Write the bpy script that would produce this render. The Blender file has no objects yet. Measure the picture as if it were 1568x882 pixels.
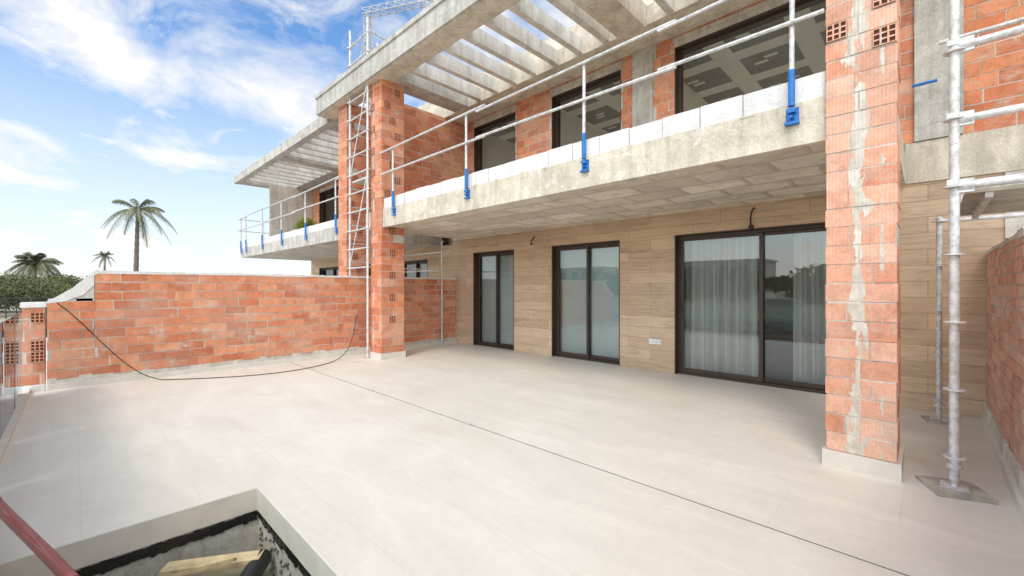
import bpy, math, random
from mathutils import Vector, Matrix, noise as mnoise
random.seed(7)
R=random.random
U=random.uniform
sc=bpy.context.scene
COL=sc.collection

# ---------------------------------------------------------------- mesh builder
class MB:
    def __init__(s): s.v=[];s.f=[];s.uv=[];s.val=[];s.mi=[];s.sm=[]
    def face(s,pts,mi=0,val=None,uv=None,sm=False):
        b=len(s.v); s.v+= [tuple(p) for p in pts]; s.f.append(tuple(range(b,b+len(pts))))
        s._fin(pts,mi,val,uv,sm)
    def _fin(s,pts,mi,val,uv,sm=False):
        if uv is None:
            a,b,c=Vector(pts[0]),Vector(pts[1]),Vector(pts[2])
            n=(b-a).cross(c-a)
            ax=max(range(3),key=lambda i:abs(n[i]))
            if ax==0: uv=[(p[1],p[2]) for p in pts]
            elif ax==1: uv=[(p[0],p[2]) for p in pts]
            else: uv=[(p[0],p[1]) for p in pts]
        s.uv+=list(uv); s.val.append(R() if val is None else val); s.mi.append(mi); s.sm.append(sm)
    def box(s,x0,x1,y0,y1,z0,z1,mi=0,val=None):
        if val is None: val=R()
        P=[(x0,y0,z0),(x1,y0,z0),(x1,y1,z0),(x0,y1,z0),(x0,y0,z1),(x1,y0,z1),(x1,y1,z1),(x0,y1,z1)]
        F=[(0,3,2,1),(4,5,6,7),(0,1,5,4),(1,2,6,5),(2,3,7,6),(3,0,4,7)]
        b=len(s.v); s.v+=P
        for f in F:
            s.f.append(tuple(b+i for i in f)); s._fin([P[i] for i in f],mi,val,None)
    def obox(s,c,ax,ay,az,mi=0,val=None):
        c=Vector(c);ax=Vector(ax);ay=Vector(ay);az=Vector(az)
        if val is None: val=R()
        P=[c+ax*i+ay*j+az*k for (i,j,k) in [(-1,-1,-1),(1,-1,-1),(1,1,-1),(-1,1,-1),(-1,-1,1),(1,-1,1),(1,1,1),(-1,1,1)]]
        for f in [(0,3,2,1),(4,5,6,7),(0,1,5,4),(1,2,6,5),(2,3,7,6),(3,0,4,7)]:
            s.face([P[i] for i in f],mi,val)
    def cyl(s,a,b,r,r2=None,n=10,mi=0,caps=True,val=None):
        a=Vector(a);b=Vector(b); r2=r if r2 is None else r2
        d=(b-a).normalized(); t=Vector((0,0,1)) if abs(d.z)<.9 else Vector((1,0,0))
        u=d.cross(t).normalized(); w=d.cross(u)
        if val is None: val=R()
        A=[a+(u*math.cos(k*2*math.pi/n)+w*math.sin(k*2*math.pi/n))*r for k in range(n)]
        B=[b+(u*math.cos(k*2*math.pi/n)+w*math.sin(k*2*math.pi/n))*r2 for k in range(n)]
        base=len(s.v); s.v+=[tuple(p) for p in A+B]
        for k in range(n):
            k2=(k+1)%n
            s.f.append((base+k2,base+k,base+n+k,base+n+k2)); s._fin([A[k2],A[k],B[k],B[k2]],mi,val,None,True)
        if caps:
            s.face(A,mi,val); s.face(B[::-1],mi,val)
    def tube(s,pts,r,n=8,mi=0):
        pts=[Vector(p) for p in pts]
        for i in range(len(pts)-1): s.cyl(pts[i],pts[i+1],r,n=n,mi=mi,caps=True)
    def build(s,name,mats,parent=None):
        me=bpy.data.meshes.new(name); me.from_pydata(s.v,[],s.f)
        ul=me.uv_layers.new(name='UVMap')
        flat=[c for p in s.uv for c in p]; ul.data.foreach_set('uv',flat)
        at=me.attributes.new('bcol','FLOAT','FACE'); at.data.foreach_set('value',s.val)
        me.polygons.foreach_set('material_index',s.mi)
        me.polygons.foreach_set('use_smooth',s.sm)
        for m in (mats if isinstance(mats,(list,tuple)) else [mats]): me.materials.append(m)
        me.update()
        o=bpy.data.objects.new(name,me); COL.objects.link(o)
        if parent: o.parent=parent
        return o
def empty(name):
    o=bpy.data.objects.new(name,None); COL.objects.link(o); return o
def bez(p0,p1,p2,p3,n=20):
    out=[]
    for i in range(n+1):
        t=i/n; out.append(Vector(p0)*(1-t)**3+Vector(p1)*3*t*(1-t)**2+Vector(p2)*3*t*t*(1-t)+Vector(p3)*t**3)
    return out

# ---------------------------------------------------------------- materials
class NT:
    def __init__(s,name):
        s.m=bpy.data.materials.new(name); s.m.use_nodes=True; s.nt=s.m.node_tree; s.N=s.nt.nodes; s.L=s.nt.links
        s.b=s.N['Principled BSDF']; s.tc=s.N.new('ShaderNodeTexCoord')
    def new(s,t,**k):
        n=s.N.new(t)
        for a,b in k.items(): setattr(n,a,b)
        return n
    def link(s,a,b): s.L.new(a,b)
    def mapping(s,src,scale=(1,1,1),loc=(0,0,0)):
        n=s.new('ShaderNodeMapping'); s.link(s.tc.outputs[src],n.inputs[0]); n.inputs['Scale'].default_value=scale; n.inputs['Location'].default_value=loc; return n.outputs[0]
    def noise(s,scale,detail=4,rough=.55,vec=None,dist=0):
        n=s.new('ShaderNodeTexNoise'); s.link(vec if vec else s.tc.outputs['Object'],n.inputs['Vector'])
        n.inputs['Scale'].default_value=scale;n.inputs['Detail'].default_value=detail;n.inputs['Roughness'].default_value=rough;n.inputs['Distortion'].default_value=dist
        return n.outputs['Fac']
    def ramp(s,fac,stops):
        n=s.new('ShaderNodeValToRGB'); s.link(fac,n.inputs[0]); e=n.color_ramp.elements
        while len(e)<len(stops): e.new(.5)
        for i,(p,c) in enumerate(stops):
            e[i].position=p; e[i].color=(c,c,c,1) if isinstance(c,(int,float)) else (*c,1)
        return n.outputs[0]
    def mix(s,a,b,fac=.5,mode='MIX'):
        n=s.new('ShaderNodeMix',data_type='RGBA',blend_type=mode)
        for v,i in ((fac,0),(a,6),(b,7)):
            if isinstance(v,(int,float)): n.inputs[i].default_value=v if i==0 else (v,v,v,1)
            elif isinstance(v,tuple): n.inputs[i].default_value=(*v,1)
            else: s.link(v,n.inputs[i])
        return n.outputs[2]
    def math(s,op,a,b=0):
        n=s.new('ShaderNodeMath',operation=op)
        for v,i in ((a,0),(b,1)):
            if isinstance(v,(int,float)): n.inputs[i].default_value=v
            else: s.link(v,n.inputs[i])
        return n.outputs[0]
    def col(s,c):
        if isinstance(c,tuple): s.b.inputs['Base Color'].default_value=(*c,1)
        else: s.link(c,s.b.inputs['Base Color'])
    def rough(s,r):
        if isinstance(r,(int,float)): s.b.inputs['Roughness'].default_value=r
        else: s.link(r,s.b.inputs['Roughness'])
    def bump(s,h,strength=.3,dist=.01):
        n=s.new('ShaderNodeBump'); s.link(h,n.inputs['Height']); n.inputs['Strength'].default_value=strength; n.inputs['Distance'].default_value=dist
        s.link(n.outputs[0],s.b.inputs['Normal'])

def m_simple(name,c,rough=.6,metal=0,var=.15,scale=6):
    t=NT(name); n=t.noise(scale,3)
    f=t.ramp(n,[(.3,1-var),(.7,1)])
    t.col(t.mix(c,f,1,'MULTIPLY')); t.rough(rough); t.b.inputs['Metallic'].default_value=metal
    return t.m
def m_brick(name,lo,mid,hi,smear=.66,mortc=(.62,.56,.47),rib=0,seams=(),dust=.2):
    t=NT(name)
    at=t.new('ShaderNodeAttribute',attribute_name='bcol')
    c=t.ramp(at.outputs['Fac'],[(0,lo),(.5,mid),(1,hi)])
    n=t.noise(8,5,.65); c=t.mix(c,t.ramp(n,[(.28,.72),(.5,.98),(.72,1.14)]),1,'MULTIPLY')
    fine=t.noise(60,2); c=t.mix(c,t.ramp(fine,[(.3,.85),(.7,1.08)]),1,'MULTIPLY')
    s1=t.noise(3.2,6,.74,vec=t.mapping('Object',(1,1,1.8)),dist=.3); k=t.ramp(s1,[(smear,0),(smear+.05,.85)])
    k2=t.ramp(s1,[(smear-.14,0),(smear+.02,.32)])
    d=t.noise(1.1,2); dk=t.ramp(d,[(.42,0),(.72,dust)])
    c=t.mix(c,mortc,dk); c=t.mix(c,mortc,k2); c=t.mix(c,mortc,k)
    mask=None
    if seams:
        sx=t.new('ShaderNodeSeparateXYZ'); t.link(t.tc.outputs['Object'],sx.inputs[0])
        nn=t.noise(1,5,.62,vec=t.mapping('Object',(9,9,2.6)),dist=.25)
        for (xc,kk,th) in seams:
            ab=t.math('ABSOLUTE',t.math('SUBTRACT',sx.outputs[0],xc))
            v=t.math('SUBTRACT',nn,t.math('MULTIPLY',ab,kk))
            mk=t.ramp(v,[(th,0),(th+.02,1)])
            mask=mk if mask is None else t.math('MAXIMUM',mask,mk)
            c=t.mix(c,t.mix((.74,.68,.58),(.50,.45,.37),t.ramp(n,[(.35,0),(.65,1)])),mk)
    t.col(c); t.rough(.88)
    h=fine
    if rib:
        w=t.new('ShaderNodeTexWave',bands_direction='X',wave_type='BANDS'); t.link(t.tc.outputs['UV'],w.inputs[0]); w.inputs['Scale'].default_value=rib
        h=t.math('ADD',t.math('MULTIPLY',w.outputs['Fac'],1.2),fine)
    if mask is not None: h=t.math('ADD',h,t.math('MULTIPLY',mask,2.5))
    t.bump(h,.4,.006)
    return t.m
def m_concrete(name,a,b,dark=(.2,.18,.15),stain=.5,light=None,big=.75):
    t=NT(name)
    n=t.noise(1.8,5,.7,dist=.4); c=t.mix(a,b,t.ramp(n,[(.38,0),(.62,1)]))
    s=t.noise(5,6,.75,dist=.7); c=t.mix(c,dark,t.ramp(s,[(.54,0),(.72,stain)]))
    if light: c=t.mix(c,light,t.ramp(s,[(.32,.85),(.45,0)]))
    v=t.noise(1,4,.65,vec=t.mapping('Object',(6,6,.6))); c=t.mix(c,t.ramp(v,[(.35,.68),(.58,1.06)]),.8*big,'MULTIPLY')
    f=t.noise(55,3,.7); c=t.mix(c,t.ramp(f,[(.3,.80),(.65,1.08)]),.85,'MULTIPLY')
    t.col(c); t.rough(.92); t.bump(t.math('ADD',s,t.math('MULTIPLY',f,.5)),.6,.018)
    return t.m

M={}
M['brick']=m_brick('hollow_brick_orange',(.54,.16,.07),(.69,.23,.105),(.77,.33,.17),.63,dust=.25,seams=[(-8.49,5,.46)])
M['brick_col']=m_brick('hollow_brick_salmon',(.66,.27,.155),(.79,.375,.235),(.84,.47,.33),.64,rib=13,dust=.3,seams=[(-.41,2.0,.425),(-.26,6,.50)])
M['brick_r']=m_brick('hollow_brick_pink',(.58,.25,.16),(.70,.34,.23),(.76,.42,.30),.6,dust=.4)
M['mortar']=m_concrete('mortar',(.68,.62,.53),(.56,.51,.43))
M['mortar_light']=m_concrete('mortar_light',(.74,.69,.61),(.60,.56,.49),stain=.3)
M['cap']=m_concrete('white_mortar_cap',(.84,.82,.78),(.74,.71,.66),dark=(.5,.47,.42),stain=.3,big=.4)
M['conc']=m_concrete('raw_concrete',(.78,.70,.56),(.60,.53,.42),dark=(.30,.26,.20),stain=.55,light=(.84,.79,.70))
M['conc_w']=m_concrete('pale_concrete',(.80,.77,.70),(.66,.62,.54),stain=.25)
M['conc_g']=m_concrete('grey_concrete',(.63,.60,.54),(.46,.43,.38),stain=.45,light=(.72,.69,.63))
M['block']=m_concrete('aerated_block',(.84,.82,.78),(.73,.71,.67),dark=(.48,.45,.41),stain=.3,big=.4)
M['gravel']=m_concrete('pit_gravel',(.36,.34,.30),(.18,.16,.14),stain=.8)
M['bitumen']=m_simple('bitumen',(.012,.012,.014),.35)
M['frame']=m_simple('bronze_aluminium',(.065,.040,.028),.4,.1)
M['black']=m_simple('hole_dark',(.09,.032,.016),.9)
M['blue']=m_simple('blue_painted_steel',(.02,.20,.60),.45,0,.4,14)
M['wood']=m_simple('timber',(.74,.58,.34),.8,0,.4,12)
M['ply']=m_simple('weathered_plank',(.56,.50,.41),.85,0,.45,7)
M['cable']=m_simple('black_cable',(.02,.02,.02),.5)
M['joint']=m_simple('joint_grey',(.17,.155,.135),.8)
M['white']=m_simple('white_plastic',(.85,.85,.83),.4)
M['plaster']=m_simple('interior_plaster',(.84,.78,.68),.9,0,.06,2)
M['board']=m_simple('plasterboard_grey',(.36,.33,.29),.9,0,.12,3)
M['inner']=m_simple('interior_floor',(.35,.30,.25),.5)
M['screed']=m_simple('floor_screed',(.72,.68,.61),.8)
M['asphalt']=m_simple('asphalt',(.09,.09,.09),.9,0,.3,4)
M['pave']=m_simple('pale_paving',(.64,.60,.53),.85,0,.2,2)
M['trim']=m_simple('skirting_tile',(.74,.69,.61),.5,0,.14,5)
M['fence']=m_simple('fence_steel',(.03,.035,.03),.6)
M['crane']=m_simple('crane_steel',(.55,.55,.56),.5,.1)
M['farwall']=m_simple('white_render',(.78,.74,.68),.85)
M['hoseA']=m_simple('pink_hose',(.52,.15,.13),.5,0,.3,9)
M['pot']=m_simple('terracotta_pot',(.45,.2,.1),.8)

t=NT('galvanised_steel'); n=t.noise(18,4,.7); c=t.mix((.74,.73,.72),(.48,.46,.43),t.ramp(n,[(.4,0),(.65,1)]))
s_=t.noise(7,5,.75); c=t.mix(c,(.82,.79,.73),t.ramp(s_,[(.60,0),(.64,.9)])); c=t.mix(c,(.40,.20,.10),t.ramp(s_,[(.30,.7),(.36,0)]))
t.col(c); t.rough(.5); t.b.inputs['Metallic'].default_value=.25; M['galv']=t.m
t=NT('wood_look_tile')
br=t.new('ShaderNodeTexBrick'); t.link(t.mapping('UV'),br.inputs[0]); br.offset=.37
br.inputs['Color1'].default_value=(.68,.495,.335,1); br.inputs['Color2'].default_value=(.53,.37,.24,1); br.inputs['Mortar'].default_value=(.32,.22,.145,1)
br.inputs['Scale'].default_value=1; br.inputs['Mortar Size'].default_value=.003; br.inputs['Brick Width'].default_value=1.2; br.inputs['Row Height'].default_value=.198
g=t.noise(1,6,.74,vec=t.mapping('Object',(1.8,1.8,24)),dist=1.2)
c=t.mix(br.outputs['Color'],t.ramp(g,[(.3,.64),(.48,.95),(.7,1.12)]),1,'MULTIPLY')
g2=t.noise(.9,3); c=t.mix(c,t.ramp(g2,[(.3,.88),(.7,1.08)]),1,'MULTIPLY')
t.col(c); t.rough(.55); t.bump(br.outputs['Fac'],-.3,.003); M['tile']=t.m
t=NT('cream_porcelain_floor')
br=t.new('ShaderNodeTexBrick'); t.link(t.mapping('UV',(1,1,1),(.13,.57,0)),br.inputs[0]); br.offset=.5
br.inputs['Color1'].default_value=(.735,.685,.605,1); br.inputs['Color2'].default_value=(.71,.66,.58,1); br.inputs['Mortar'].default_value=(.62,.57,.49,1)
br.inputs['Scale'].default_value=1; br.inputs['Mortar Size'].default_value=.002; br.inputs['Brick Width'].default_value=1.2; br.inputs['Row Height'].default_value=.6
g=t.noise(1,5,.62,vec=t.mapping('Object',(.7,2.6,1)),dist=1.4); c=t.mix(br.outputs['Color'],t.ramp(g,[(.3,.91),(.7,1.05)]),1,'MULTIPLY')
g=t.noise(.6,5,.7); c=t.mix(c,(.62,.565,.48),t.ramp(g,[(.45,0),(.72,.55)]))
g=t.noise(14,5,.75); c=t.mix(c,t.ramp(g,[(.25,.92),(.6,1.0)]),1,'MULTIPLY')
t.col(c); t.rough(t.ramp(t.noise(2,3),[(.3,.42),(.7,.65)])); M['floor']=t.m
t=NT('slab_soffit_blocks')
wv=t.noise(2.5,3,.6)
va=t.new('ShaderNodeVectorMath',operation='ADD'); cw=t.new('ShaderNodeCombineXYZ'); t.link(t.math('MULTIPLY',wv,.07),cw.inputs[0]); t.link(t.math('MULTIPLY',wv,.05),cw.inputs[1])
t.link(t.mapping('UV'),va.inputs[0]); t.link(cw.outputs[0],va.inputs[1])
br=t.new('ShaderNodeTexBrick'); t.link(va.outputs[0],br.inputs[0]); br.offset=.5
br.inputs['Color1'].default_value=(.88,.81,.69,1); br.inputs['Color2'].default_value=(.64,.57,.46,1); br.inputs['Mortar'].default_value=(.58,.51,.41,1)
br.inputs['Scale'].default_value=1; br.inputs['Mortar Size'].default_value=.04; br.inputs['Mortar Smooth'].default_value=.6; br.inputs['Brick Width'].default_value=.78; br.inputs['Row Height'].default_value=.50
g=t.noise(2.6,6,.75,dist=.6); c=t.mix(br.outputs['Color'],(.42,.36,.28),t.ramp(g,[(.48,0),(.68,.65)]))
g3=t.noise(.9,3); c=t.mix(c,t.ramp(g3,[(.3,.85),(.7,1.1)]),1,'MULTIPLY')
g4=t.noise(40,3,.7); c=t.mix(c,t.ramp(g4,[(.3,.84),(.65,1.06)]),1,'MULTIPLY')
t.col(c); t.rough(.9); t.bump(t.math('ADD',br.outputs['Fac'],t.math('MULTIPLY',g,-.8)),.6,.02); M['soffit']=t.m
def glass(name,tint,fac):
    m=bpy.data.materials.new(name); m.use_nodes=True; nt=m.node_tree; nt.nodes.clear()
    o=nt.nodes.new('ShaderNodeOutputMaterial'); mx=nt.nodes.new('ShaderNodeMixShader'); tr=nt.nodes.new('ShaderNodeBsdfTransparent'); gl=nt.nodes.new('ShaderNodeBsdfGlossy')
    tr.inputs[0].default_value=(*tint,1); gl.inputs['Roughness'].default_value=.01; gl.inputs[0].default_value=(.9,.95,1,1)
    lw=nt.nodes.new('ShaderNodeLayerWeight'); lw.inputs[0].default_value=fac
    nt.links.new(lw.outputs['Fresnel'],mx.inputs[0]); nt.links.new(tr.outputs[0],mx.inputs[1]); nt.links.new(gl.outputs[0],mx.inputs[2]); nt.links.new(mx.outputs[0],o.inputs[0])
    return m
M['glass']=glass('window_glass',(.93,.96,.95),.54)
M['glassU']=glass('upper_window_glass',(.95,.96,.95),.15)
M['glassr']=glass('railing_glass',(.78,.90,.88),.45)
def m_cloth(name,c,trans=.4):
    t=NT(name); t.col(c); t.rough(.9)
    tr=t.new('ShaderNodeBsdfTranslucent'); tr.inputs[0].default_value=(*c,1)
    mx=t.new('ShaderNodeMixShader'); mx.inputs[0].default_value=trans
    t.link(t.b.outputs[0],mx.inputs[1]); t.link(tr.outputs[0],mx.inputs[2]); t.link(mx.outputs[0],t.N['Material Output'].inputs[0]); return t.m
M['curtain']=m_cloth('linen_curtain',(.88,.84,.77),.2)
M['blind']=m_cloth('frosted_panel',(.74,.81,.77),.1)
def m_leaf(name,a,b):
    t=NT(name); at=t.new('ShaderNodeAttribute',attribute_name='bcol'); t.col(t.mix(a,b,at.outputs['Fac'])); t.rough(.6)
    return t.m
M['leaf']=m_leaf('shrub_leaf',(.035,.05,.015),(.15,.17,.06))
M['palm']=m_leaf('palm_frond',(.09,.10,.05),(.26,.26,.15))
M['trunk']=m_simple('palm_trunk',(.26,.21,.16),.9,0,.5,9)

# ---------------------------------------------------------------- brick builders
def brick_run(mb,x0,x1,y0,y1,z0,z1,long,bl=.32,bh=.152,mt=.013,mi=0,openings=()):
    z=z0; r=0
    while z<z1-.02:
        zt=min(z+bh,z1); a0,a1=(x0,x1) if long=='x' else (y0,y1)
        segs=[(a0,a1)]
        for (o0,o1,oz0,oz1) in openings:
            if zt>oz0+.01 and z<oz1-.01:
                ns=[]
                for s0,s1 in segs:
                    if o0>s0+.01: ns.append((s0,min(s1,o0)))
                    if o1<s1-.01: ns.append((max(s0,o1),s1))
                segs=[q for q in ns if q[1]-q[0]>.02]
        for s0,s1 in segs:
            k=math.floor((s0-a0)/(bl+mt)); a=a0+k*(bl+mt)+(r%2)*(-(bl)*.5)+((r*37)%5-2)*.02
            while a<s1:
                b0,b1=max(a,s0),min(a+bl+U(-.006,.006),s1)
                if b1-b0>.03:
                    j=U(-.004,.004); q=U(-.004,.004); q2=U(-.004,.001)
                    if long=='x': mb.box(b0,b1,y0+j,y1+j,z+q,zt+q2,mi)
                    else: mb.box(x0+j,x1+j,b0,b1,z+q,zt+q2,mi)
                a+=bl+mt
        z+=bh+mt; r+=1
def core(mb,x0,x1,y0,y1,z0,z1,mi=1,i=.0045): mb.box(x0+i,x1-i,y0+i,y1-i,z0,z1,mi,.5)
CB,CM=.146,.010
def brick_column(mb,x0,x1,y0,y1,z0,z1,bh=CB,mt=CM):
    core(mb,x0,x1,y0,y1,z0,z1)
    z=z0;r=0
    while z<z1-.03:
        zt=min(z+bh+U(-.005,.003),z1); j=lambda:U(-.005,.004)
        if r%2==0:
            xm=x0+(x1-x0)*U(.44,.5)
            mb.box(x0+j(),xm-.006,y0+j(),y1+j(),z,zt); mb.box(xm+.006,x1+j(),y0+j(),y1+j(),z,zt)
        else:
            w=U(.28,.42)
            if R()<.5: xs=[x0,x0+(x1-x0)*w,x1]
            else: xs=[x0,x1-(x1-x0)*w,x1]
            ym=(y0+y1)/2
            for a,b in ((y0,ym-.005),(ym+.005,y1)):
                mb.box(xs[0]+j(),xs[1]-.005,a+j(),b,z,zt); mb.box(xs[1]+.005,xs[2]+j(),a+j(),b,z,zt)
        z+=bh+mt;r+=1
def hollow(mb,axis,p,a0,a1,z0,z1,nx=3,nz=3,out=1):
    def bx(u0,u1,w0,w1,d0,d1,mi):
        lo,hi=min(p+out*d0,p+out*d1),max(p+out*d0,p+out*d1)
        if axis=='y': mb.box(u0,u1,lo,hi,w0,w1,mi,.6)
        else: mb.box(lo,hi,u0,u1,w0,w1,mi,.6)
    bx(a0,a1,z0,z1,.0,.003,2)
    wv=.012
    for i in range(nx+1):
        c=a0+(a1-a0)*i/nx; bx(max(a0,c-wv/2),min(a1,c+wv/2),z0,z1,.003,.012,0)
    for i in range(nz+1):
        c=z0+(z1-z0)*i/nz
        for k in range(nx):
            u0=a0+(a1-a0)*k/nx+wv/2; u1=a0+(a1-a0)*(k+1)/nx-wv/2
            bx(u0,u1,max(z0,c-wv/2),min(z1,c+wv/2),.003,.0115,0)

FY=7.30   # facade plane
# =============================================================== our house
house=empty('brick_house')
doors=[(-8.53,-7.05),(-5.90,-4.23),(-3.16,-.62)]
DT=2.42; SB=2.80
mb=MB()
xs=[-9.42]+[v for d in doors for v in d]+[.62]
for i in range(0,len(xs),2): mb.box(xs[i],xs[i+1],FY,FY+.25,0,DT)
mb.box(-9.42,.62,FY,FY+.25,DT,SB)
mb.build('tiled_facade',[M['tile']],house)
mb=MB(); mb.box(.62,6,FY-.02,FY+.25,-.1,SB); mb.build('rendered_wall',[M['mortar_light']],house)
def sliding(x0,x1,z0,z1,y,par,split=None,fixed=False):
    mb=MB(); f=.055; yf=y+.11
    mb.box(x0,x0+.018,y-.004,yf,z0,z1); mb.box(x1-.018,x1,y-.004,yf,z0,z1); mb.box(x0+.018,x1-.018,y-.004,yf,z1-.018,z1)
    mb.box(x0,x1,yf,yf+.13,z0,z0+.03)
    mb.box(x0,x0+f,yf,yf+.13,z0+.03,z1); mb.box(x1-f,x1,yf,yf+.13,z0+.03,z1); mb.box(x0+f,x1-f,yf,yf+.13,z1-f,z1)
    if fixed:
        yy=yf+.05; mb.face([(x0+f,yy,z0+.03),(x1-f,yy,z0+.03),(x1-f,yy,z1-f),(x0+f,yy,z1-f)],1)
        mb.build('window',[M['frame'],M['glassU']],par); return
    m=(x0+x1)/2 if split is None else split
    for k,(a,b) in enumerate(((x0+f,m+.035),(m-.035,x1-f))):
        yy=yf+.012+.05*k; s=.05
        mb.box(a,a+s,yy,yy+.04,z0+.035,z1-f-.003); mb.box(b-s,b,yy,yy+.04,z0+.035,z1-f-.003)
        mb.box(a+s,b-s,yy,yy+.04,z0+.035,z0+.10); mb.box(a+s,b-s,yy,yy+.04,z1-f-.05,z1-f-.003)
        g=yy+.02; mb.face([(a+s,g,z0+.10),(b-s,g,z0+.10),(b-s,g,z1-f-.05),(a+s,g,z1-f-.05)],1)
        mb.box(a+.018,a+.03,yy-.02,yy,z0+1.0,z0+1.2)
    mb.build('sliding_door',[M['frame'],M['glass']],par)
for i,(a,b) in enumerate(doors): sliding(a,b,.01,DT,FY,house,-1.86 if i==2 else None)
mb=MB()
for (a,b) in doors[:2]: mb.face([(a+.03,FY+.245,.04),(b-.03,FY+.245,.04),(b-.03,FY+.245,DT-.03),(a+.03,FY+.245,DT-.03)])
mb.build('frosted_blinds',[M['blind']],house)
mb=MB()
def curtain(mb,x0,x1,y,z0,z1,fr=9):
    n=int((x1-x0)*70); prev=None
    for i in range(n+1):
        x=x0+(x1-x0)*i/n; w=.045*math.sin(x*2*math.pi*fr*.55+1.9*math.sin(x*5))+.02*math.sin(x*31+2)
        cur=((x,y+w*.55,z1),(x+.01*math.sin(x*9),y+w*1.5,z0))
        if prev: mb.face([prev[1],cur[1],cur[0],prev[0]],0,.5,sm=True)
        prev=cur
curtain(mb,-3.12,-1.96,FY+.35,.03,DT,8); curtain(mb,-1.46,-.66,FY+.35,.03,DT,10)
mb.build('curtains',[M['curtain']],house)
mb=MB()
mb.box(-9.3,.4,FY+.26,11,-.05,0.0,1); mb.box(-9.4,-9.3,FY+.26,11.1,0,SB,0); mb.box(.4,.46,FY+.26,11.1,0,SB,0)
mb.box(-9.3,.4,11,11.1,0,SB,0)
mb.box(-2.6,-1.2,10.2,10.9,0,.8,1); mb.box(-2.5,-1.3,9.2,9.7,.42,.48,1)
for a in(-2.45,-1.4):
    for b in (9.25,9.6): mb.box(a,a+.05,b,b+.05,0,.42,1)
mb.build('ground_floor_room',[M['plaster'],M['inner']],house)
mb=MB()
SX0,SX1=-8.90,-.20
mb.box(SX0,SX1,4.56,FY+.25,SB-.0,SB+.05,1)
mb.box(SX0,SX1,4.50,4.56,SB-.03,3.15,0); mb.box(SX0,SX1,4.56,FY+.3,SB+.05,3.15,0)
mb.box(-9.42,-8.9,FY,FY+.3,SB,3.3,0); mb.box(-.2,6,FY-.03,FY+.25,SB+.002,3.30,0)
x=SX0
while x<SX1:
    w=U(.3,1.2); mb.box(x,min(x+w,SX1),4.562,4.60+U(0,.09),SB-.022-U(0,.006),SB+.002); x+=w
x=SX0+.4
while x<-.7:
    w=U(.04,.16); mb.box(x,x+w,4.494+U(0,.003),4.50,3.15-U(.01,.07),3.15+U(0,.015),0); x+=w+U(.1,.6)
mb.build('balcony_slab',[M['conc'],M['soffit']],house)
mb=MB(); x=SX0+.35
while x<-.63:
    L=.395; mb.box(x,min(x+L,-.63),4.515+U(-.008,.008),4.64,3.152,3.37+U(-.010,.010)); x+=L+.009
mb.build('parapet_blocks',[M['block']],house)
mb=MB(); mb.box(SX0+.35,-.64,4.535,4.63,3.15,3.358); mb.build('parapet_mortar',[M['mortar']],house)
def column(x0,x1,y0,y1,par,top,salmon=False,hol=()):
    mb=MB(); brick_column(mb,x0,x1,y0,y1,.14,top)
    for (ax,a0,a1,z) in hol:
        if ax=='y': hollow(mb,'y',y0-.005,a0,a1,z+.004,z+CB-.004,3,3,-1)
        else: hollow(mb,'x',x1+.005,a0,a1,z+.004,z+CB-.004,3,3,1)
    mb.build('brick_column',[M['brick_col'] if salmon else M['brick'],M['mortar_light'],M['black']],par)
    mb=MB(); mb.box(x0-.025,x1+.025,y0-.025,y1+.025,0,.135); mb.build('column_plinth',[M['trim']],par)
def zc(k): return .14+(CB+CM)*k
column(-.62,-.17,4.46,4.96,house,5.88,True,[('y',-.615,-.48,zc(22)),('y',-.315,-.175,zc(23)),('y',-.315,-.175,zc(21)),('y',-.615,-.48,zc(25)),('y',-.315,-.175,zc(26))])
hl=[('x',4.5+.02+(k%3)*.12,4.64+(k%3)*.12+.02,zc(k)) for k in list(range(4,17,3))+list(range(21,36,2))]
hl+=[('y',-8.6,-8.45,zc(k)) for k in range(21,36,3)]
column(-8.62,-8.15,4.47,5.0,house,5.88,False,hl)
mb=MB()
wins=[(-8.5,-7.0),(-5.90,-4.2),(-3.16,-.62)]
WT=5.68
ops=[(a,b,3.1,WT) for a,b in wins]+[(-3.95,-3.55,3.1,5.9)]
brick_run(mb,-8.9,6,FY,FY+.2,3.31,5.88,'x',openings=ops)
edges=[-8.89,-8.5,-7.0,-5.9,-4.2,-3.95,-3.55,-3.16,-.62,5.99]
for i in range(0,len(edges),2): mb.box(edges[i],edges[i+1],FY+.0045,FY+.19,3.15,5.88,1,.5)
for a,b in wins: mb.box(a,b,FY+.0045,FY+.19,WT,5.88,1,.5)
for a,b in wins: mb.box(a-.03,b+.03,FY-.012,FY+.0,WT+.09,WT+.16,1,.5)
for xj in (-7.0,-5.9,-3.55,-4.2,-.62):
    z=3.3
    while z<5.6:
        w=U(.02,.07); h=U(.1,.35); mb.box(xj-w if xj in(-5.9,) else xj,xj if xj in(-5.9,) else xj+w,FY-.009,FY-.0045,z,z+h,1); z+=h+U(0,.25)
mb.build('upper_brick_facade',[M['brick'],M['mortar']],house)
mb=MB(); mb.box(-3.95,-3.55,FY-.03,FY+.2,3.16,5.87); mb.box(-.12,.30,FY-.05,FY-.006,3.31,5.87); mb.box(.02,.3,FY-.055,FY-.05,3.5,4.3); mb.build('concrete_pillar',[M['conc_g']],house)
for a,b in wins: sliding(a,b,3.16,WT,FY,house,fixed=True)
mb=MB(); core(mb,-9.08,-8.9,5.0,FY,3.16,5.88); brick_run(mb,-9.08,-8.9,5.0,FY,3.16,5.88,'y')
mb.build('upper_party_wall',[M['brick'],M['mortar']],house)
mb=MB()
mb.box(-8.9,6,FY+.25,11.5,3.16,3.2,1); mb.box(-8.9,6,FY+.2,11.5,5.80,5.86,0)
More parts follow.
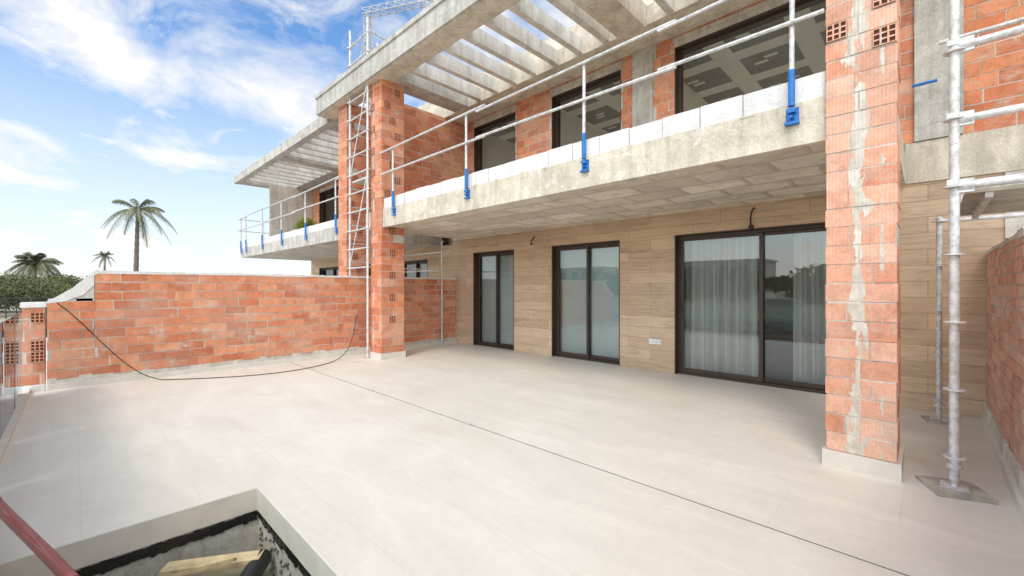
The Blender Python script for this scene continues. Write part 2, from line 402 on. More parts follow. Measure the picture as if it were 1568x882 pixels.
for a,b in ((-8.9,-8.5),(-6.6,-6.2),(-3.9,-3.5),(.4,6)): mb.box(a,b,11.5,11.6,3.2,5.8,0)  # unseen rear wall left mostly open, floor kept pale, to brighten the ceiling
mb.box(-6.5,-6.4,FY+.3,11.5,3.2,5.8,0); mb.box(-3.75,-3.65,FY+.3,11.5,3.2,5.8,0); mb.box(-9,-8.9,FY+.25,11.5,3.16,5.8,0); mb.box(.4,.5,FY+.3,11.5,3.2,5.8,0)
y=FY+.3
while y<11.2:
    x=-8.8
    while x<.3:
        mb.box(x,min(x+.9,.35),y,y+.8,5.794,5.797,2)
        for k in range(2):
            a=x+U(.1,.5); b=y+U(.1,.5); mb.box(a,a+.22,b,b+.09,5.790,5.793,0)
        x+=1.25
    y+=1.15
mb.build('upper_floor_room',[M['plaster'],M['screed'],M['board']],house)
PZ=5.88
mb=MB()
mb.box(-11.1,6,4.28,4.75,PZ,6.27,0)
mb.box(-11.1,6,4.25,4.40,6.27,6.36,0)
mb.box(-11.1,6,6.65,12,PZ,6.2,1)
mb.box(-8.45,-7.95,4.75,6.65,PZ+.002,6.2,0); mb.box(-3.85,-3.35,4.75,6.65,PZ-.05,6.2,1); mb.box(-.65,-.15,4.75,6.65,PZ+.002,6.2,0)
mb.box(-11.1,6,6.8,6.95,6.2,6.62,1)
x=-11.1
while x<6:
    w=U(.3,1.1); mb.box(x,min(x+w,6),4.33,4.72,PZ-.012-U(0,.006),PZ+.001,1); x+=w
mb.build('roof_concrete',[M['conc_g'],M['conc']],house)
mb=MB()
x=-7.55
while x<-4.1: mb.box(x-.06,x+.06,4.75,6.65,PZ+.03,6.17); x+=.57
x=-2.95
while x<-.8: mb.box(x-.06,x+.06,4.75,6.65,PZ+.03,6.17); x+=.57
mb.build('pergola_rafters',[M['conc_w']],house)
mb=MB()
mb.box(-3.63,-3.40,FY-.014,FY-.001,.49,.58,0)
for dx in (-3.57,-3.49,-3.42): mb.box(dx-.006,dx+.006,FY-.017,FY-.014,.529,.541,1)
mb.build('socket_plate',[M['white'],M['fence']],house)
mb=MB()
mb.tube(bez((-1.95,FY-.01,2.46),(-1.95,FY-.12,2.5),(-1.93,FY-.08,2.75),(-1.9,FY-.02,2.72),10),.012,6)
mb.cyl((-1.95,FY-.05,2.44),(-1.95,FY,2.44),.035)
mb.tube(bez((-6.45,FY-.01,2.5),(-6.5,FY-.1,2.45),(-6.4,FY-.08,2.6),(-6.38,FY-.02,2.66),8),.012,6)
mb.build('lamp_cables',[M['cable']],house)

# =============================================================== guard railing
def guard(xs,y,zb,x0,x1):
    mb=MB()
    for x in xs:
        mb.cyl((x,y-.04,zb+.10),(x+U(-.01,.01),y-.04,zb+1.25),.021,n=12)
        mb.cyl((x,y-.04,zb+.04),(x,y-.04,zb+.36),.027,n=12,mi=1)
        mb.box(x-.05,x+.05,y-.012,y-.001,zb-.11,zb+.03,1); mb.box(x-.03,x+.03,y-.06,y-.012,zb-.02,zb+.02,1)
        mb.box(x-.055,x+.055,y-.05,y+.0,zb-.12,zb-.10,1); mb.cyl((x,y-.075,zb-.06),(x,y-.01,zb-.06),.014,mi=1)
    for z,dz in ((zb+1.22,.02),(zb+.77,-.015)):
        a=x0
        while a<x1:
            b=min(a+3.2,x1); mb.cyl((a,y-.075,z+U(-.02,.02)),(b,y-.075,z+U(-.02,.02)+dz),.019,n=10); a=b-.2 if b<x1 else b
    return mb
mb=guard((-7.68,-5.39,-3.09,-.87),4.50,3.08,-8.1,-.63)
gr=mb.build('guard_railing',[M['galv'],M['blue']])

# =============================================================== left boundary wall
w=empty('brick_wall'); WX=-9.25
mb=MB(); core(mb,WX-.14,WX,.22,FY-.01,.12,1.74); brick_run(mb,WX-.14,WX,.22,FY-.01,.15,1.745,'y',bl=.33,bh=.132,mt=.013)
core(mb,WX-.14,WX,-.28,.22,.12,1.28); brick_run(mb,WX-.14,WX,-.28,.22,.15,1.31,'y',bl=.33,bh=.132,mt=.013)
mb.build('brickwork',[M['brick'],M['mortar']],w)
mb=MB()
P=[(-.28,1.31),(-.2,1.36),(-.02,1.50),(.12,1.66),(.25,1.79),(.30,1.74),(.215,1.70),(.215,1.55),(.1,1.40),(-.1,1.30),(-.28,1.27)]
f1=[(WX+.006,a,b) for a,b in P]; f0=[(WX-.15,a,b) for a,b in P]
mb.face(f1); mb.face(f0[::-1])
for i in range(len(P)): j=(i+1)%len(P); mb.face([f0[i],f0[j],f1[j],f1[i]])
y=.25
while y<FY-.02:
    L=U(.12,.4); y2=min(y+L,FY-.01); mb.box(WX-.145,WX+.004+U(0,.006),y,y2,1.74-U(0,.02),1.765+U(0,.012)); y=y2
mb.build('white_capping',[M['cap']],w)
mb=MB(); mb.box(WX-.13,WX-.004,-.27,.2,1.28,1.34); mb.box(WX-.13,WX-.004,.02,.215,1.3,1.56)
y=-.28
while y<FY-.02:
    L=U(.08,.3); y2=min(y+L,FY-.01); mb.box(WX,WX+U(.012,.03),y,y2,.08,.13+U(0,.05)); y=y2
mb.build('mortar_footing',[M['mortar_light']],w)
mb=MB(); y=-.28
while y<FY-.1: y2=min(y+1.2,FY-.001); mb.box(WX,WX+.045,y+.0015,y2-.0015,0,.085); y=y2
mb.build('skirting',[M['trim']],w)
p=empty('brick_pier')
mb=MB(); core(mb,-9.6,-9.27,-.52,-.30,-.4,1.22); brick_run(mb,-9.6,-9.27,-.52,-.30,.1,1.22,'y',bl=.21,bh=.147)
for z in (.43,.59,1.0): hollow(mb,'x',-9.262,-.44,-.31,z,z+.14,3,3,1)
mb.build('bricks',[M['brick'],M['mortar'],M['black']],p)
mb=MB(); mb.box(-9.62,-9.25,-.54,-.285,1.22,1.29); mb.box(-9.27,-9.2,-.52,-.3,0,.09); mb.build('pier_cap',[M['cap']],p)

# right boundary wall
w=empty('brick_wall'); RX=.48
mb=MB(); core(mb,RX,RX+.14,.0,FY-.03,.0,1.87); brick_run(mb,RX,RX+.14,.0,FY-.03,.17,1.88,'y',bl=.28,bh=.085,mt=.012)
mb.build('brickwork',[M['brick_r'],M['mortar']],w)
mb=MB(); y=0
while y<FY-.04:
    L=U(.12,.4); y2=min(y+L,FY-.03); mb.box(RX-.005-U(0,.01),RX+.15,y,y2,1.88-U(0,.02),1.905+U(0,.02)); y=y2
y=0
while y<FY-.04:
    L=U(.1,.35); y2=min(y+L,FY-.03); mb.box(RX-U(.012,.03),RX,y,y2,.09,.17+U(0,.05)); y=y2
mb.build('mortar_capping',[M['mortar_light']],w)
mb=MB(); y=0
while y<FY-.04: y2=min(y+1.2,FY-.03); mb.box(RX-.05,RX,y+.0015,y2-.0015,0,.09); y=y2
mb.build('skirting',[M['trim']],w)

# =============================================================== terrace floor + pit
PX0,PX1,PY0,PY1=-3.62,-.95,-.28,.97
mb=MB()
mb.box(-9.25,PX0,-.44,FY+.1,-.12,0); mb.box(PX0,PX1,PY1,FY+.1,-.12,0); mb.box(PX1,.62,-.44,FY+.1,-.12,0); mb.box(PX0,PX1,-.44,PY0,-.12,0)
mb.box(.62,6,-1,FY,-.12,-.01)
mb.build('terrace_floor',[M['floor']])
mb=MB(); mb.box(-9.2,-.0,3.027,3.036,.0005,.002)
for x in (-5.84,-3.62,-8.1): mb.box(x-.03,x+.03,3.0,3.06,.003,.006,1)
mb.build('floor_joint',[M['joint'],M['galv']])
mb=MB(); mb.box(-9.6,.62,-1.0,-.44,-.45,-.02); mb.box(-9.2,.48,-.58,-.44,-.02,.055); mb.build('terrace_kerb',[M['trim']])
pit=empty('pool_pit')
mb=MB()
mb.box(PX0-.12,PX0,PY0-.1,PY1+.12,-1.1,-.3,1); mb.box(PX0,PX1,PY1,PY1+.12,-1.1,-.3,1); mb.box(PX1,PX1+.12,PY0-.1,PY1+.12,-1.1,-.12,1); mb.box(PX0,PX1,PY0-.12,PY0,-1.1,-.12,1)
mb.box(PX0-.02,PX1,PY0,PY1+.02,-1.1,-1.0,3)
mb.box(PX0-.02,PX0-.001,PY0,PY1+.02,-.3,-.12,1); mb.box(PX0,PX1,PY1+.001,PY1+.02,-.3,-.12,1)
mb.box(PX0,PX0+.012,PY0,PY1-.012,-.165,-.002,0); mb.box(PX0,PX1,PY1-.012,PY1,-.165,-.002,0)
y=PY0
while y<PY1-.02:
    L=U(.015,.05); y2=min(y+L,PY1-.012); mb.box(PX0,PX0+.006+U(0,.004),y,y2,-.235-U(0,.02),-.172+U(-.012,0),2); y=y2
x=PX0
while x<PX1-.02:
    L=U(.015,.05); x2=min(x+L,PX1); mb.box(x,x2,PY1-.010-U(0,.004),PY1,-.20-U(0,.04),-.172+U(-.02,0),2); x=x2
mb.build('pit_shell',[M['trim'],M['conc_g'],M['bitumen'],M['gravel']],pit)
mb=MB()
for i in range(200):
    x=U(PX0+.02,PX0+1.6);y=U(PY0,PY1-.05); s=U(.01,.035); mb.obox((x,y,-1.0+s*.5),(s,U(-.01,.01),0),(0,s*.8,U(-.01,.01)),(0,.005,s*.6))
for i in range(140):
    x=PX0+.03+U(0,1.2); mb.obox((x,PY1-.004,U(-.8,-.26)),(U(.006,.018),0,.005),(0,.006,0),(.004,.0,U(.005,.014)))
mb.build('rubble',[M['gravel']],pit)
mb=MB()
mb.obox((-3.36,.64,-.31),(.15,.24,.0),(.045,-.03,.0),(0,0,.02)); mb.obox((-3.30,.50,-.27),(.12,.22,.03),(.02,-.014,.012),(0,0,.012))
mb.build('timber_offcuts',[M['wood']],pit)
mb=MB(); mb.cyl((-3.27,.90,-.35),(-2.6,.42,-.37),.062,n=20); mb.cyl((-3.1,.93,-.50),(-2.5,.6,-.50),.05,n=20); mb.cyl((-3.5,-.2,-.75),(-1.2,.1,-.75),.06,n=20); mb.build('drain_pipes',[M['cable']],pit)
mb=MB(); B_=Vector((-3.80,-.315,.285)); C_=Vector((-2.887,-.02,.147)); D_=Vector((-2.2,.2,-.3))
pts=bez((-4.75,-.7,.2),(-4.7,-.62,.45),(-4.3,-.48,.36),B_,20)+bez(B_,B_+Vector((.3,.09,-.045)),C_-Vector((.3,.09,-.045)),C_,120)[1:]+bez(C_,C_+Vector((.3,.09,-.05)),D_+Vector((0,0,.3)),D_+Vector((.1,0,-.6)),40)[1:]
for i in range(len(pts)-1):
    mb.cyl(pts[i],pts[i+1],.027 if i%2 else .025,n=16,caps=False)
mb.build('hose',[M['hoseA']])
mb=MB()
pts=bez((WX+.02,-.18,1.28),(WX+.06,.2,.9),(WX+.1,.55,.1),(-8.9,1.0,.012),16)+bez((-8.9,1.0,.012),(-8.2,1.9,.012),(-7.9,2.6,.012),(-8.5,3.5,.012),20)[1:]+bez((-8.5,3.5,.012),(-8.9,4.1,.012),(WX+.08,4.3,.2),(WX+.02,4.45,.9),14)[1:]
mb.tube(pts,.007,6); mb.build('extension_cable',[M['cable']])
g=empty('glass_railing'); mb=MB()
for a,b in ((-8.85,-7.75),(-7.72,-6.32),(-6.29,-4.89),(-4.86,-3.46),(-3.43,-2.03),(-2.0,-.6)): mb.box(a,b,-.505,-.493,.056,1.17)
mb.build('panes',[M['glassr']],g)
mb=MB(); mb.box(-8.86,-.58,-.53,-.507,.056,.13); mb.build('base_channel',[M['conc_w']],g)

# =============================================================== scaffolding right
s=empty('scaffolding'); mb=MB()
def standard(mb,x,y,z0,z1,r=.025,step=.5,base=True):
    mb.cyl((x,y,z0+.05),(x,y,z1),r,n=16)
    z=z0+.22
    while z<z1:
        mb.cyl((x,y,z-.005),(x,y,z+.005),.062,n=16); mb.cyl((x,y,z+.02),(x,y,z+.03),.032,n=12); z+=step
    if base:
        mb.box(x-.075,x+.075,y-.075,y+.075,z0+.0,z0+.008); mb.cyl((x,y,z0+.005),(x,y,z0+.3),.019,n=12); mb.cyl((x,y,z0+.14),(x,y,z0+.175),.045,n=8)
standard(mb,.14,4.55,.028,6.2,.029); standard(mb,.09,6.78,.028,2.3); standard(mb,2.6,4.55,0,6.2); standard(mb,2.6,6.78,0,5.2)
for z in (2.25,2.74,3.28,4.25):
    mb.cyl((.14,4.55,z),(2.6,4.55,z+.02),.027,n=14)
    for x in (.2,2.54): mb.cyl((x-.035,4.55,z),(x+.035,4.55,z),.038,n=12)
    mb.box(.15,.24,4.533,4.567,z-.05,z+.05); mb.box(.10,.16,4.515,4.53,z+.01,z+.05)
for z in (2.25,4.25):
    mb.cyl((2.6,4.55,z),(2.6,6.78,z),.024,n=12); mb.cyl((.09,6.78,z),(2.6,6.78,z),.024,n=12)
mb.cyl((-.14,7.1,3.95),(.08,7.1,3.95),.018,mi=1)
mb.build('tubes',[M['galv'],M['blue']],s)
mb=MB()
for k in range(4):
    y0=4.62+k*.36; mb.box(.2,2.55,y0,y0+.33,2.20,2.225,0); mb.box(.2,2.55,y0,y0+.02,2.225,2.30,1); mb.box(.2,2.55,y0+.31,y0+.33,2.225,2.30,1)
    for i in range(5): mb.box(.3+i*.5,.34+i*.5,y0+.02,y0+.31,2.16,2.20,1)
mb.obox((.14,4.55,.014),(.15,.06,0),(-.06,.15,0),(0,0,.012),0); mb.obox((.09,6.78,.014),(.12,.03,0),(-.03,.12,0),(0,0,.012),0)
mb.build('deck_planks',[M['ply'],M['galv']],s)

# scaffolding left tower
s=empty('scaffolding'); mb=MB()
mb.cyl((-8.60,4.39,0.02),(-8.60,4.39,7.3),.026,n=12); mb.cyl((-9.50,4.42,-.3),(-9.50,4.42,7.4),.026,n=12)
mb.cyl((-9.50,5.1,-.3),(-9.50,5.1,7.4),.022,n=10); mb.cyl((-8.75,5.1,6.3),(-8.75,5.1,7.3),.022,n=10)
mb.box(-8.67,-8.53,4.32,4.45,.001,.01)
z=.55+1.4
while z<7.3:
    mb.cyl((-9.5,4.40,z),(-8.6,4.39,z),.018,n=8); mb.cyl((-9.5,4.42,z+.15),(-9.5,5.1,z+.15),.014,n=8)
    for q in(-9.5,-8.6): mb.cyl((q,4.40,z-.01),(q,4.40,z+.01),.05,n=10)
    z+=.42
for z in (2.0,4.0,6.0):
    mb.cyl((-9.5,4.42,z),(-8.6,4.39,z+2 if z<5 else z+1),.016,n=8)
for z in (3.9,5.9): mb.box(-9.45,-8.65,4.45,4.75,z,z+.04)
for z in (6.3,6.7,7.05):
    mb.cyl((-8.6,4.39,z),(-8.75,5.1,z),.018,n=8); mb.cyl((-8.75,5.1,z),(-9.5,5.1,z),.018,n=8)
mb.build('tubes',[M['galv']],s)
s=empty('scaffolding'); mb=MB()
standard(mb,-9.15,6.75,.0,2.75,.02,.5)
mb.cyl((-9.15,6.75,1.97),(-11,6.75,1.97),.02); mb.cyl((-9.15,6.75,2.45),(-11,6.75,2.45),.02); mb.cyl((-11,6.75,-.3),(-11,6.75,2.75),.02); mb.cyl((-9.15,6.75,1.97),(-9.15,5.5,1.97),.018); mb.cyl((-9.15,5.5,1.78),(-9.15,5.5,2.7),.018)
mb.build('tubes',[M['galv']],s)

# =============================================================== neighbour house
nh=empty('brick_house'); NY=4.60
mb=MB(); brick_column(mb,-10.3,-9.85,4.5,5.0,-.3,5.9)
for k in range(14,38,2): hollow(mb,'x',-9.846,4.53+(k%3)*.1,4.67+(k%3)*.1,-.3+.156*k+.004,-.3+.156*k+.142,3,3,1)
mb.build('brick_column',[M['brick'],M['mortar_light'],M['black']],nh)
mb=MB()
mb.box(-19.5,-9.9,NY,FY,2.70,3.05,0); mb.box(-20.3,-11.1,4.55,4.75,5.76,6.04,0); mb.box(-20.3,-11.1,6.6,12,5.78,6.06,0)
mb.box(-20.3,-19.8,4.75,6.6,5.77,6.04,0); mb.box(-15.6,-15.1,4.75,6.6,5.77,6.04,0); mb.box(-11.6,-11.1,4.75,6.6,5.77,6.04,0)
mb.box(-20.3,-11.1,7.0,7.15,6.06,6.5,0)
mb.build('concrete_slabs',[M['conc_g'],M['conc']],nh)
mb=MB(); x=-19.4
while x<-11.8:
    if not(-15.75<x<-14.95): mb.box(x-.06,x+.06,4.75,6.6,5.79,6.0)
    x+=.57
mb.build('pergola_rafters',[M['conc_w']],nh)
mb=MB(); x=-19.45
while x<-10.4: mb.box(x,x+.39,NY+.02,NY+.14,3.052,3.24+U(-.006,.006)); x+=.396
mb.build('parapet_blocks',[M['block']],nh)
nw=[(-18.6,-16.4),(-14.6,-13.0),(-12.2,-10.6)]
mb=MB(); ops=[(a,b,3.0,5.55) for a,b in nw]
brick_run(mb,-19.5,-9.9,FY,FY+.2,3.06,5.76,'x',openings=ops)
e=[-19.49]+[v for d in nw for v in d]+[-9.9]
for i in range(0,len(e),2): mb.box(e[i],e[i+1],FY+.006,FY+.19,3.05,5.76,1,.5)
for a,b in nw: mb.box(a,b,FY+.006,FY+.19,5.55,5.76,1,.5)
core(mb,-10.08,-9.9,5.0,FY,3.06,5.78); brick_run(mb,-10.08,-9.9,5.0,FY,3.06,5.78,'y')
mb.box(-19.45,-19.3,5.6,FY-.01,3.05,5.78,1)
mb.build('upper_brick_facade',[M['brick'],M['mortar']],nh)
for a,b in nw: sliding(a,b,3.06,5.55,FY,nh,fixed=True)
mb=MB(); e=[-19.5]+[v for d in nw for v in d]+[-9.43]
for i in range(0,len(e),2): mb.box(e[i],e[i+1],FY,FY+.25,-.3,2.35)
mb.box(-19.5,-9.43,FY,FY+.25,2.35,2.7); mb.build('tiled_facade',[M['tile']],nh)
for a,b in nw: sliding(a,b,-.2,2.35,FY,nh)
mb=MB(); mb.box(-19.5,-9.45,FY+.3,11.9,2.75,3.05,1); mb.box(-19.5,-9.45,11.7,11.8,-.3,5.8,0); mb.box(-19.5,-19.4,FY+.26,11.7,-.3,5.78,0); mb.box(-9.55,-9.45,FY+.26,11.7,-.3,5.78,0); mb.box(-19.4,-9.55,FY+.26,11.7,-.35,-.3,1)
mb.build('rooms',[M['plaster'],M['inner']],nh)
mb=guard((-19.3,-18.6,-16.6,-14.6,-12.6,-10.6),NY,2.98,-19.5,-9.95)
for z in (4.20,3.75): mb.cyl((-19.45,NY-.07,z),(-19.45,FY,z),.019)
for y in (5.4,6.3,7.2): mb.cyl((-19.45,y,3.05),(-19.45,y,4.25),.02)
mb.build('guard_railing',[M['galv'],M['blue']])
mb=MB(); mb.box(-20,-9.41,-1,FY,-.42,-.31); mb.build('neighbour_terrace',[M['floor']])

pp=empty('potted_plant'); px,py=-13.6,4.95
mb=MB(); mb.cyl((px,py,3.06),(px,py,3.30),.13,.18,n=16); mb.build('pot',[M['pot']],pp)
mb=MB()
for i in range(220):
    a=U(0,6.28);e=U(.1,1.3);L=U(.25,.5); d=Vector((math.cos(a)*math.cos(e),math.sin(a)*math.cos(e),math.sin(e))); b=Vector((px,py,3.30))
    sd=d.cross(Vector((0,0,1))).normalized()*.03; m_=b+d*L*.6; tip=b+d*L+Vector((0,0,-.1*L))
    mb.face([b,m_-sd,tip,m_+sd],0,U(.4,1))
lm=m_leaf('plant_leaf',(.10,.17,.03),(.40,.42,.09)); mb.build('leaves',[lm],pp)

# =============================================================== vegetation
def palm(x,y,z0,h,r,nf=34,fan=False,s=1.0):
    e=empty('palm_tree'); mb=MB(); n=14
    def tp(t): return Vector((x+.35*math.sin(t*2.2)*s,y+.2*t,z0+h*t))
    for i in range(n):
        mb.cyl(tp(i/n),tp((i+1)/n),(.24-.1*i/n)*s*1.05,(.21-.1*i/n)*s,n=10,caps=False)
    mb.cyl(tp(.96),tp(1.0)+Vector((0,0,.2)),.2*s,.35*s,n=10)
    mb.build('trunk',[M['trunk']],e)
    mb=MB(); top=tp(1.0)
    for i in range(nf):
        a=i*2.399+U(-.2,.2); el=U(-.35,1.25) if not fan else U(-.2,1.4); L=r*U(.8,1.1); d=Vector((math.cos(a),math.sin(a),0)); v=U(0,1)
        droop=L*(.75 if el<.6 else .5)
        pts=[]
        for k in range(13):
            t=k/12; pts.append(top+d*L*math.cos(el)*t*(1-.18*t)+Vector((0,0,L*math.sin(el)*t-droop*t*t*1.1)))
        sd=d.cross(Vector((0,0,1)))
        for k in range(12):
            mb.face([pts[k]-sd*.03*s,pts[k]+sd*.03*s,pts[k+1]+sd*.02*s,pts[k+1]-sd*.02*s],0,v)
        for k in range(60):
            t=.12+.88*k/60; q=t*12; i0=min(int(q),11); p=pts[i0].lerp(pts[i0+1],q-i0); tg=(pts[i0+1]-pts[i0]).normalized()
            ll=L*.22*math.sin(math.pi*min(1,t*.85+.12))+.08
            for sg in (-1,1):
                q2=p+sd*sg*ll*.62+tg*ll*.45+Vector((0,0,-ll*U(.35,.75))); w=tg*.024*s
                mb.face([p-w,p+w,q2],0,min(1,max(0,v+U(-.25,.25))))
    mb.build('fronds',[M['palm']],e)
palm(-53.3,3.95,-.5,9.3,3.5,20)
palm(-152,5.3,-.5,10.2,3.2,20,s=1.3)
palm(-54,-2.5,-.5,4.0,2.4,46,True)
def shrubs(name,blobs,n,ls,mat):
    mb=MB()
    for (x,y,z,rx,ry,rz) in blobs:
        for i in range(int(n)):
            th=U(0,6.283); ph=math.acos(U(-1,1)); rr=U(.45,1)**.5
            d=Vector((math.sin(ph)*math.cos(th),math.sin(ph)*math.sin(th),math.cos(ph)))
            k=rr*(1+.45*mnoise.noise(d*2.3+Vector((x,y,z))))
            p=Vector((x+d.x*rx*k,y+d.y*ry*k,z+d.z*rz*k))
            a=Vector((U(-1,1),U(-1,1),U(-1,1))).normalized()*ls*U(.6,1.3); b=a.cross(Vector((U(-1,1),U(-1,1),U(-1,1)))).normalized()*ls*U(.4,.9)
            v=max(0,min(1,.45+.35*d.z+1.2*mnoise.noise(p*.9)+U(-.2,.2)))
            mb.face([p-a,p-b*.6,p+a,p+b*.6],0,v)
    return mb.build(name,[mat])
bl=[]
for i in range(20):
    t=i/19; s_=U(29,38); u_=-90+t*220
    tt=(u_-784)/652; r=U(1.2,2.0)*(1.15 if t>.3 else .9); bl.append((s_*(-.698+.716*tt),s_*(.716+.698*tt),U(.7,1.5) if t<.93 else .8,r,r,U(1.0,1.4)))
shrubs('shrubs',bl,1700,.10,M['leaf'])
bl=[]
for i in range(56):
    x=-75+i*2.6+U(-2,2); bl.append((x,U(-62,-50),U(0.5,2.6),U(2,4),U(2,3),U(1.0,2.8)))
for i in range(34):
    y=-50+i*2.2; bl.append((-118+U(-8,8),y,U(.6,1.8),3,3,U(1,2.4)))
shrubs('distant_trees',bl,420,.5,M['leaf'])
def villa(x,y,w,d,h):
    e=empty('white_villa'); mb=MB(); mb.box(x,x+w,y,y+d,-.5,h); mb.box(x-.3,x+w+.3,y-.3,y+d+.3,h,h+.3)
    mb.build('walls',[M['farwall']],e); mb=MB()
    for fl in range(2):
        for i in range(int(w/3)): mb.box(x+1+i*3,x+2.6+i*3,y+d,y+d+.03,.3+fl*3,2.4+fl*3)
    mb.build('windows',[M['frame']],e)
villa(-34,-75,14,9,6.2); villa(8,-70,12,9,6.2); villa(-70,-80,16,9,6.2)
mb=MB()
for i in range(60):
    y=-14+i*.25; mb.box(-24.02,-23.98,y,y+.03,-.5,1.15)
mb.box(-24.03,-23.97,-14,1,1.1,1.15); mb.box(-24.03,-23.97,-14,1,-.2,-.15); mb.build('metal_fence',[M['fence']])

# =============================================================== crane
cr=empty('tower_crane'); mb=MB()
def lattice(a,b,wd,n,r=.05):
    a=Vector(a);b=Vector(b); d=(b-a).normalized(); up=Vector((0,0,1)) if abs(d.z)<.9 else Vector((1,0,0)); s_=d.cross(up).normalized(); u_=s_.cross(d)
    c=[a+s_*wd/2,a-s_*wd/2,a+u_*wd]; D=(b-a)
    if abs(d.z)>.9: c=[a+s_*wd/2+u_*wd/2,a-s_*wd/2+u_*wd/2,a-s_*wd/2-u_*wd/2,a+s_*wd/2-u_*wd/2]
    for p in c: mb.cyl(p,p+D,r*1.4,n=6)
    for i in range(n):
        for k in range(len(c)):
            p=c[k]+D*(i/n); q=c[(k+1)%len(c)]+D*((i+1)/n) ; mb.cyl(p,q,r,n=5); mb.cyl(q,c[k]+D*((i+1)/n),r,n=5)
def pt(u_,v_,s_):
    tt=(u_-784)/652; return Vector((s_*(-.698+.716*tt),s_*(.716+.698*tt),1.5+s_*(441-v_)/652))
A=pt(556,26,45); B=pt(760,-16,45)
lattice(A,B,.85,16,.035)
mst=pt(564,24,45); lattice((mst.x,mst.y,-.5),(mst.x,mst.y,mst.z),.6,30,.03)
mb.build('lattice',[M['crane']],cr)

# =============================================================== ground
t=NT('dry_ground'); n=t.noise(.15,5,.6); c=t.mix((.42,.37,.28),(.26,.26,.15),t.ramp(n,[(.4,0),(.65,1)])); f=t.noise(6,3); c=t.mix(c,t.ramp(f,[(.3,.8),(.7,1.1)]),1,'MULTIPLY'); t.col(c); t.rough(.95)
mb=MB(); mb.face([(-2500,-2500,-.5),(2500,-2500,-.5),(2500,2500,-.5),(-2500,2500,-.5)]); mb.build('ground',[t.m])
mb=MB(); mb.face([(-80,-14,-.492),(60,-14,-.492),(60,-6,-.492),(-80,-6,-.492)]); mb.face([(-32,-6,-.492),(-25,-6,-.492),(-25,60,-.492),(-32,60,-.492)]); mb.build('road',[M['asphalt']])
mb=MB(); mb.box(-25,60,-6,-1,-.5,-.38); mb.box(-25,-20,-1,12,-.5,-.38); mb.build('pavement',[M['pave']])

# =============================================================== world
SE=52
sun_dir=Vector((.35,-.75,0)).normalized()*math.cos(math.radians(SE))+Vector((0,0,math.sin(math.radians(SE))))
w=bpy.data.worlds.new('World'); sc.world=w; w.use_nodes=True; nt=w.node_tree; N=nt.nodes; L=nt.links
bg=N['Background']; bg.inputs[1].default_value=.15
sky=N.new('ShaderNodeTexSky'); sky.sky_type='NISHITA'; sky.sun_disc=False; sky.sun_elevation=math.radians(SE); sky.sun_rotation=math.atan2(sun_dir.x,sun_dir.y)
sky.air_density=1.0; sky.dust_density=.8; sky.ozone_density=1.4
tc=N.new('ShaderNodeTexCoord'); sx=N.new('ShaderNodeSeparateXYZ'); L.new(tc.outputs['Generated'],sx.inputs[0])
def mth(op,a,b=0):
    n=N.new('ShaderNodeMath'); n.operation=op
    for v,i in ((a,0),(b,1)):
        if isinstance(v,(int,float)): n.inputs[i].default_value=v
        else: L.new(v,n.inputs[i])
    return n.outputs[0]
def mixc(a,b,f,mode='MIX'):
    mx=N.new('ShaderNodeMix'); mx.data_type='RGBA'; mx.blend_type=mode
    for v,i in ((f,0),(a,6),(b,7)):
        if isinstance(v,tuple): mx.inputs[i].default_value=(*v,1)
        elif isinstance(v,(int,float)): mx.inputs[i].default_value=v
        else: L.new(v,mx.inputs[i])
    return mx.outputs[2]
zz=mth('ADD',mth('MAXIMUM',sx.outputs[2],0),.25)
cb=N.new('ShaderNodeCombineXYZ'); L.new(mth('ADD',mth('DIVIDE',sx.outputs[0],zz),3.7),cb.inputs[0]); L.new(mth('ADD',mth('DIVIDE',sx.outputs[1],zz),1.3),cb.inputs[1])
n1=N.new('ShaderNodeTexNoise'); L.new(cb.outputs[0],n1.inputs[0]); n1.inputs['Scale'].default_value=2.1; n1.inputs['Detail'].default_value=8; n1.inputs['Roughness'].default_value=.6; n1.inputs['Distortion'].default_value=.35
rp=N.new('ShaderNodeValToRGB'); L.new(n1.outputs[0],rp.inputs[0]); rp.color_ramp.elements[0].position=.39; rp.color_ramp.elements[1].position=.61
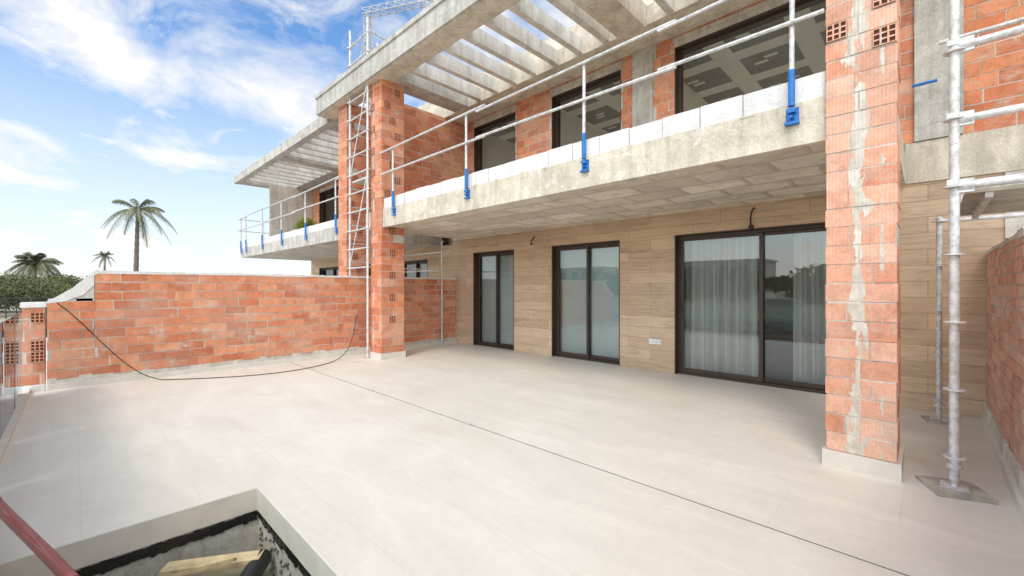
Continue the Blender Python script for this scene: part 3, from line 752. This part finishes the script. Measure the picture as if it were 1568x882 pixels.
n2=N.new('ShaderNodeTexNoise'); L.new(cb.outputs[0],n2.inputs[0]); n2.inputs['Scale'].default_value=5.5; n2.inputs['Detail'].default_value=7; n2.inputs['Roughness'].default_value=.62; n2.inputs['Distortion'].default_value=.8
rp2=N.new('ShaderNodeValToRGB'); L.new(n2.outputs[0],rp2.inputs[0]); rp2.color_ramp.elements[0].position=.44; rp2.color_ramp.elements[1].position=.72; rp2.color_ramp.elements[1].color=(.85,.85,.85,1)
hz=N.new('ShaderNodeValToRGB'); L.new(sx.outputs[2],hz.inputs[0]); hz.color_ramp.elements[0].position=.0; hz.color_ramp.elements[0].color=(.9,.9,.9,1); hz.color_ramp.elements[1].position=.45; hz.color_ramp.elements[1].color=(0,0,0,1)
mxf=mth('MAXIMUM',mth('MAXIMUM',rp.outputs[0],rp2.outputs[0]),hz.outputs[0])
blue=mixc(sky.outputs[0],(1.0,1.38,1.66),1.0,'MULTIPLY')
cc=mixc(blue,(6.9,6.85,6.75),mxf)
vm=N.new('ShaderNodeVectorMath'); vm.operation='DOT_PRODUCT'; L.new(tc.outputs['Generated'],vm.inputs[0]); vm.inputs[1].default_value=tuple(Vector((.35,-.75,.45)).normalized())
pw=mth('POWER',mth('MAXIMUM',vm.outputs['Value'],0),1.4)
gc=N.new('ShaderNodeCombineXYZ')
for i,kk in enumerate((1.8,1.55,1.2)): L.new(mth('ADD',1.0,mth('MULTIPLY',pw,kk)),gc.inputs[i])
fin=mixc(cc,gc.outputs[0],1.0,'MULTIPLY')
L.new(fin,bg.inputs[0])
sl=bpy.data.lights.new('sun','SUN'); sl.energy=1.35; sl.angle=math.radians(16); sl.color=(1,.92,.80)
so=bpy.data.objects.new('sun',sl); COL.objects.link(so); so.rotation_euler=sun_dir.to_track_quat('Z','Y').to_euler()

# =============================================================== camera
cam=bpy.data.cameras.new('camera'); cam.lens=15.0; cam.sensor_width=36; cam.clip_start=.05; cam.clip_end=6000
co=bpy.data.objects.new('camera',cam); COL.objects.link(co); co.location=(0,0,1.5); co.rotation_euler=(math.radians(90),0,math.radians(44.27))
sc.camera=co
sc.view_settings.view_transform='Standard'; sc.view_settings.look='None'; sc.view_settings.exposure=0; sc.view_settings.gamma=1
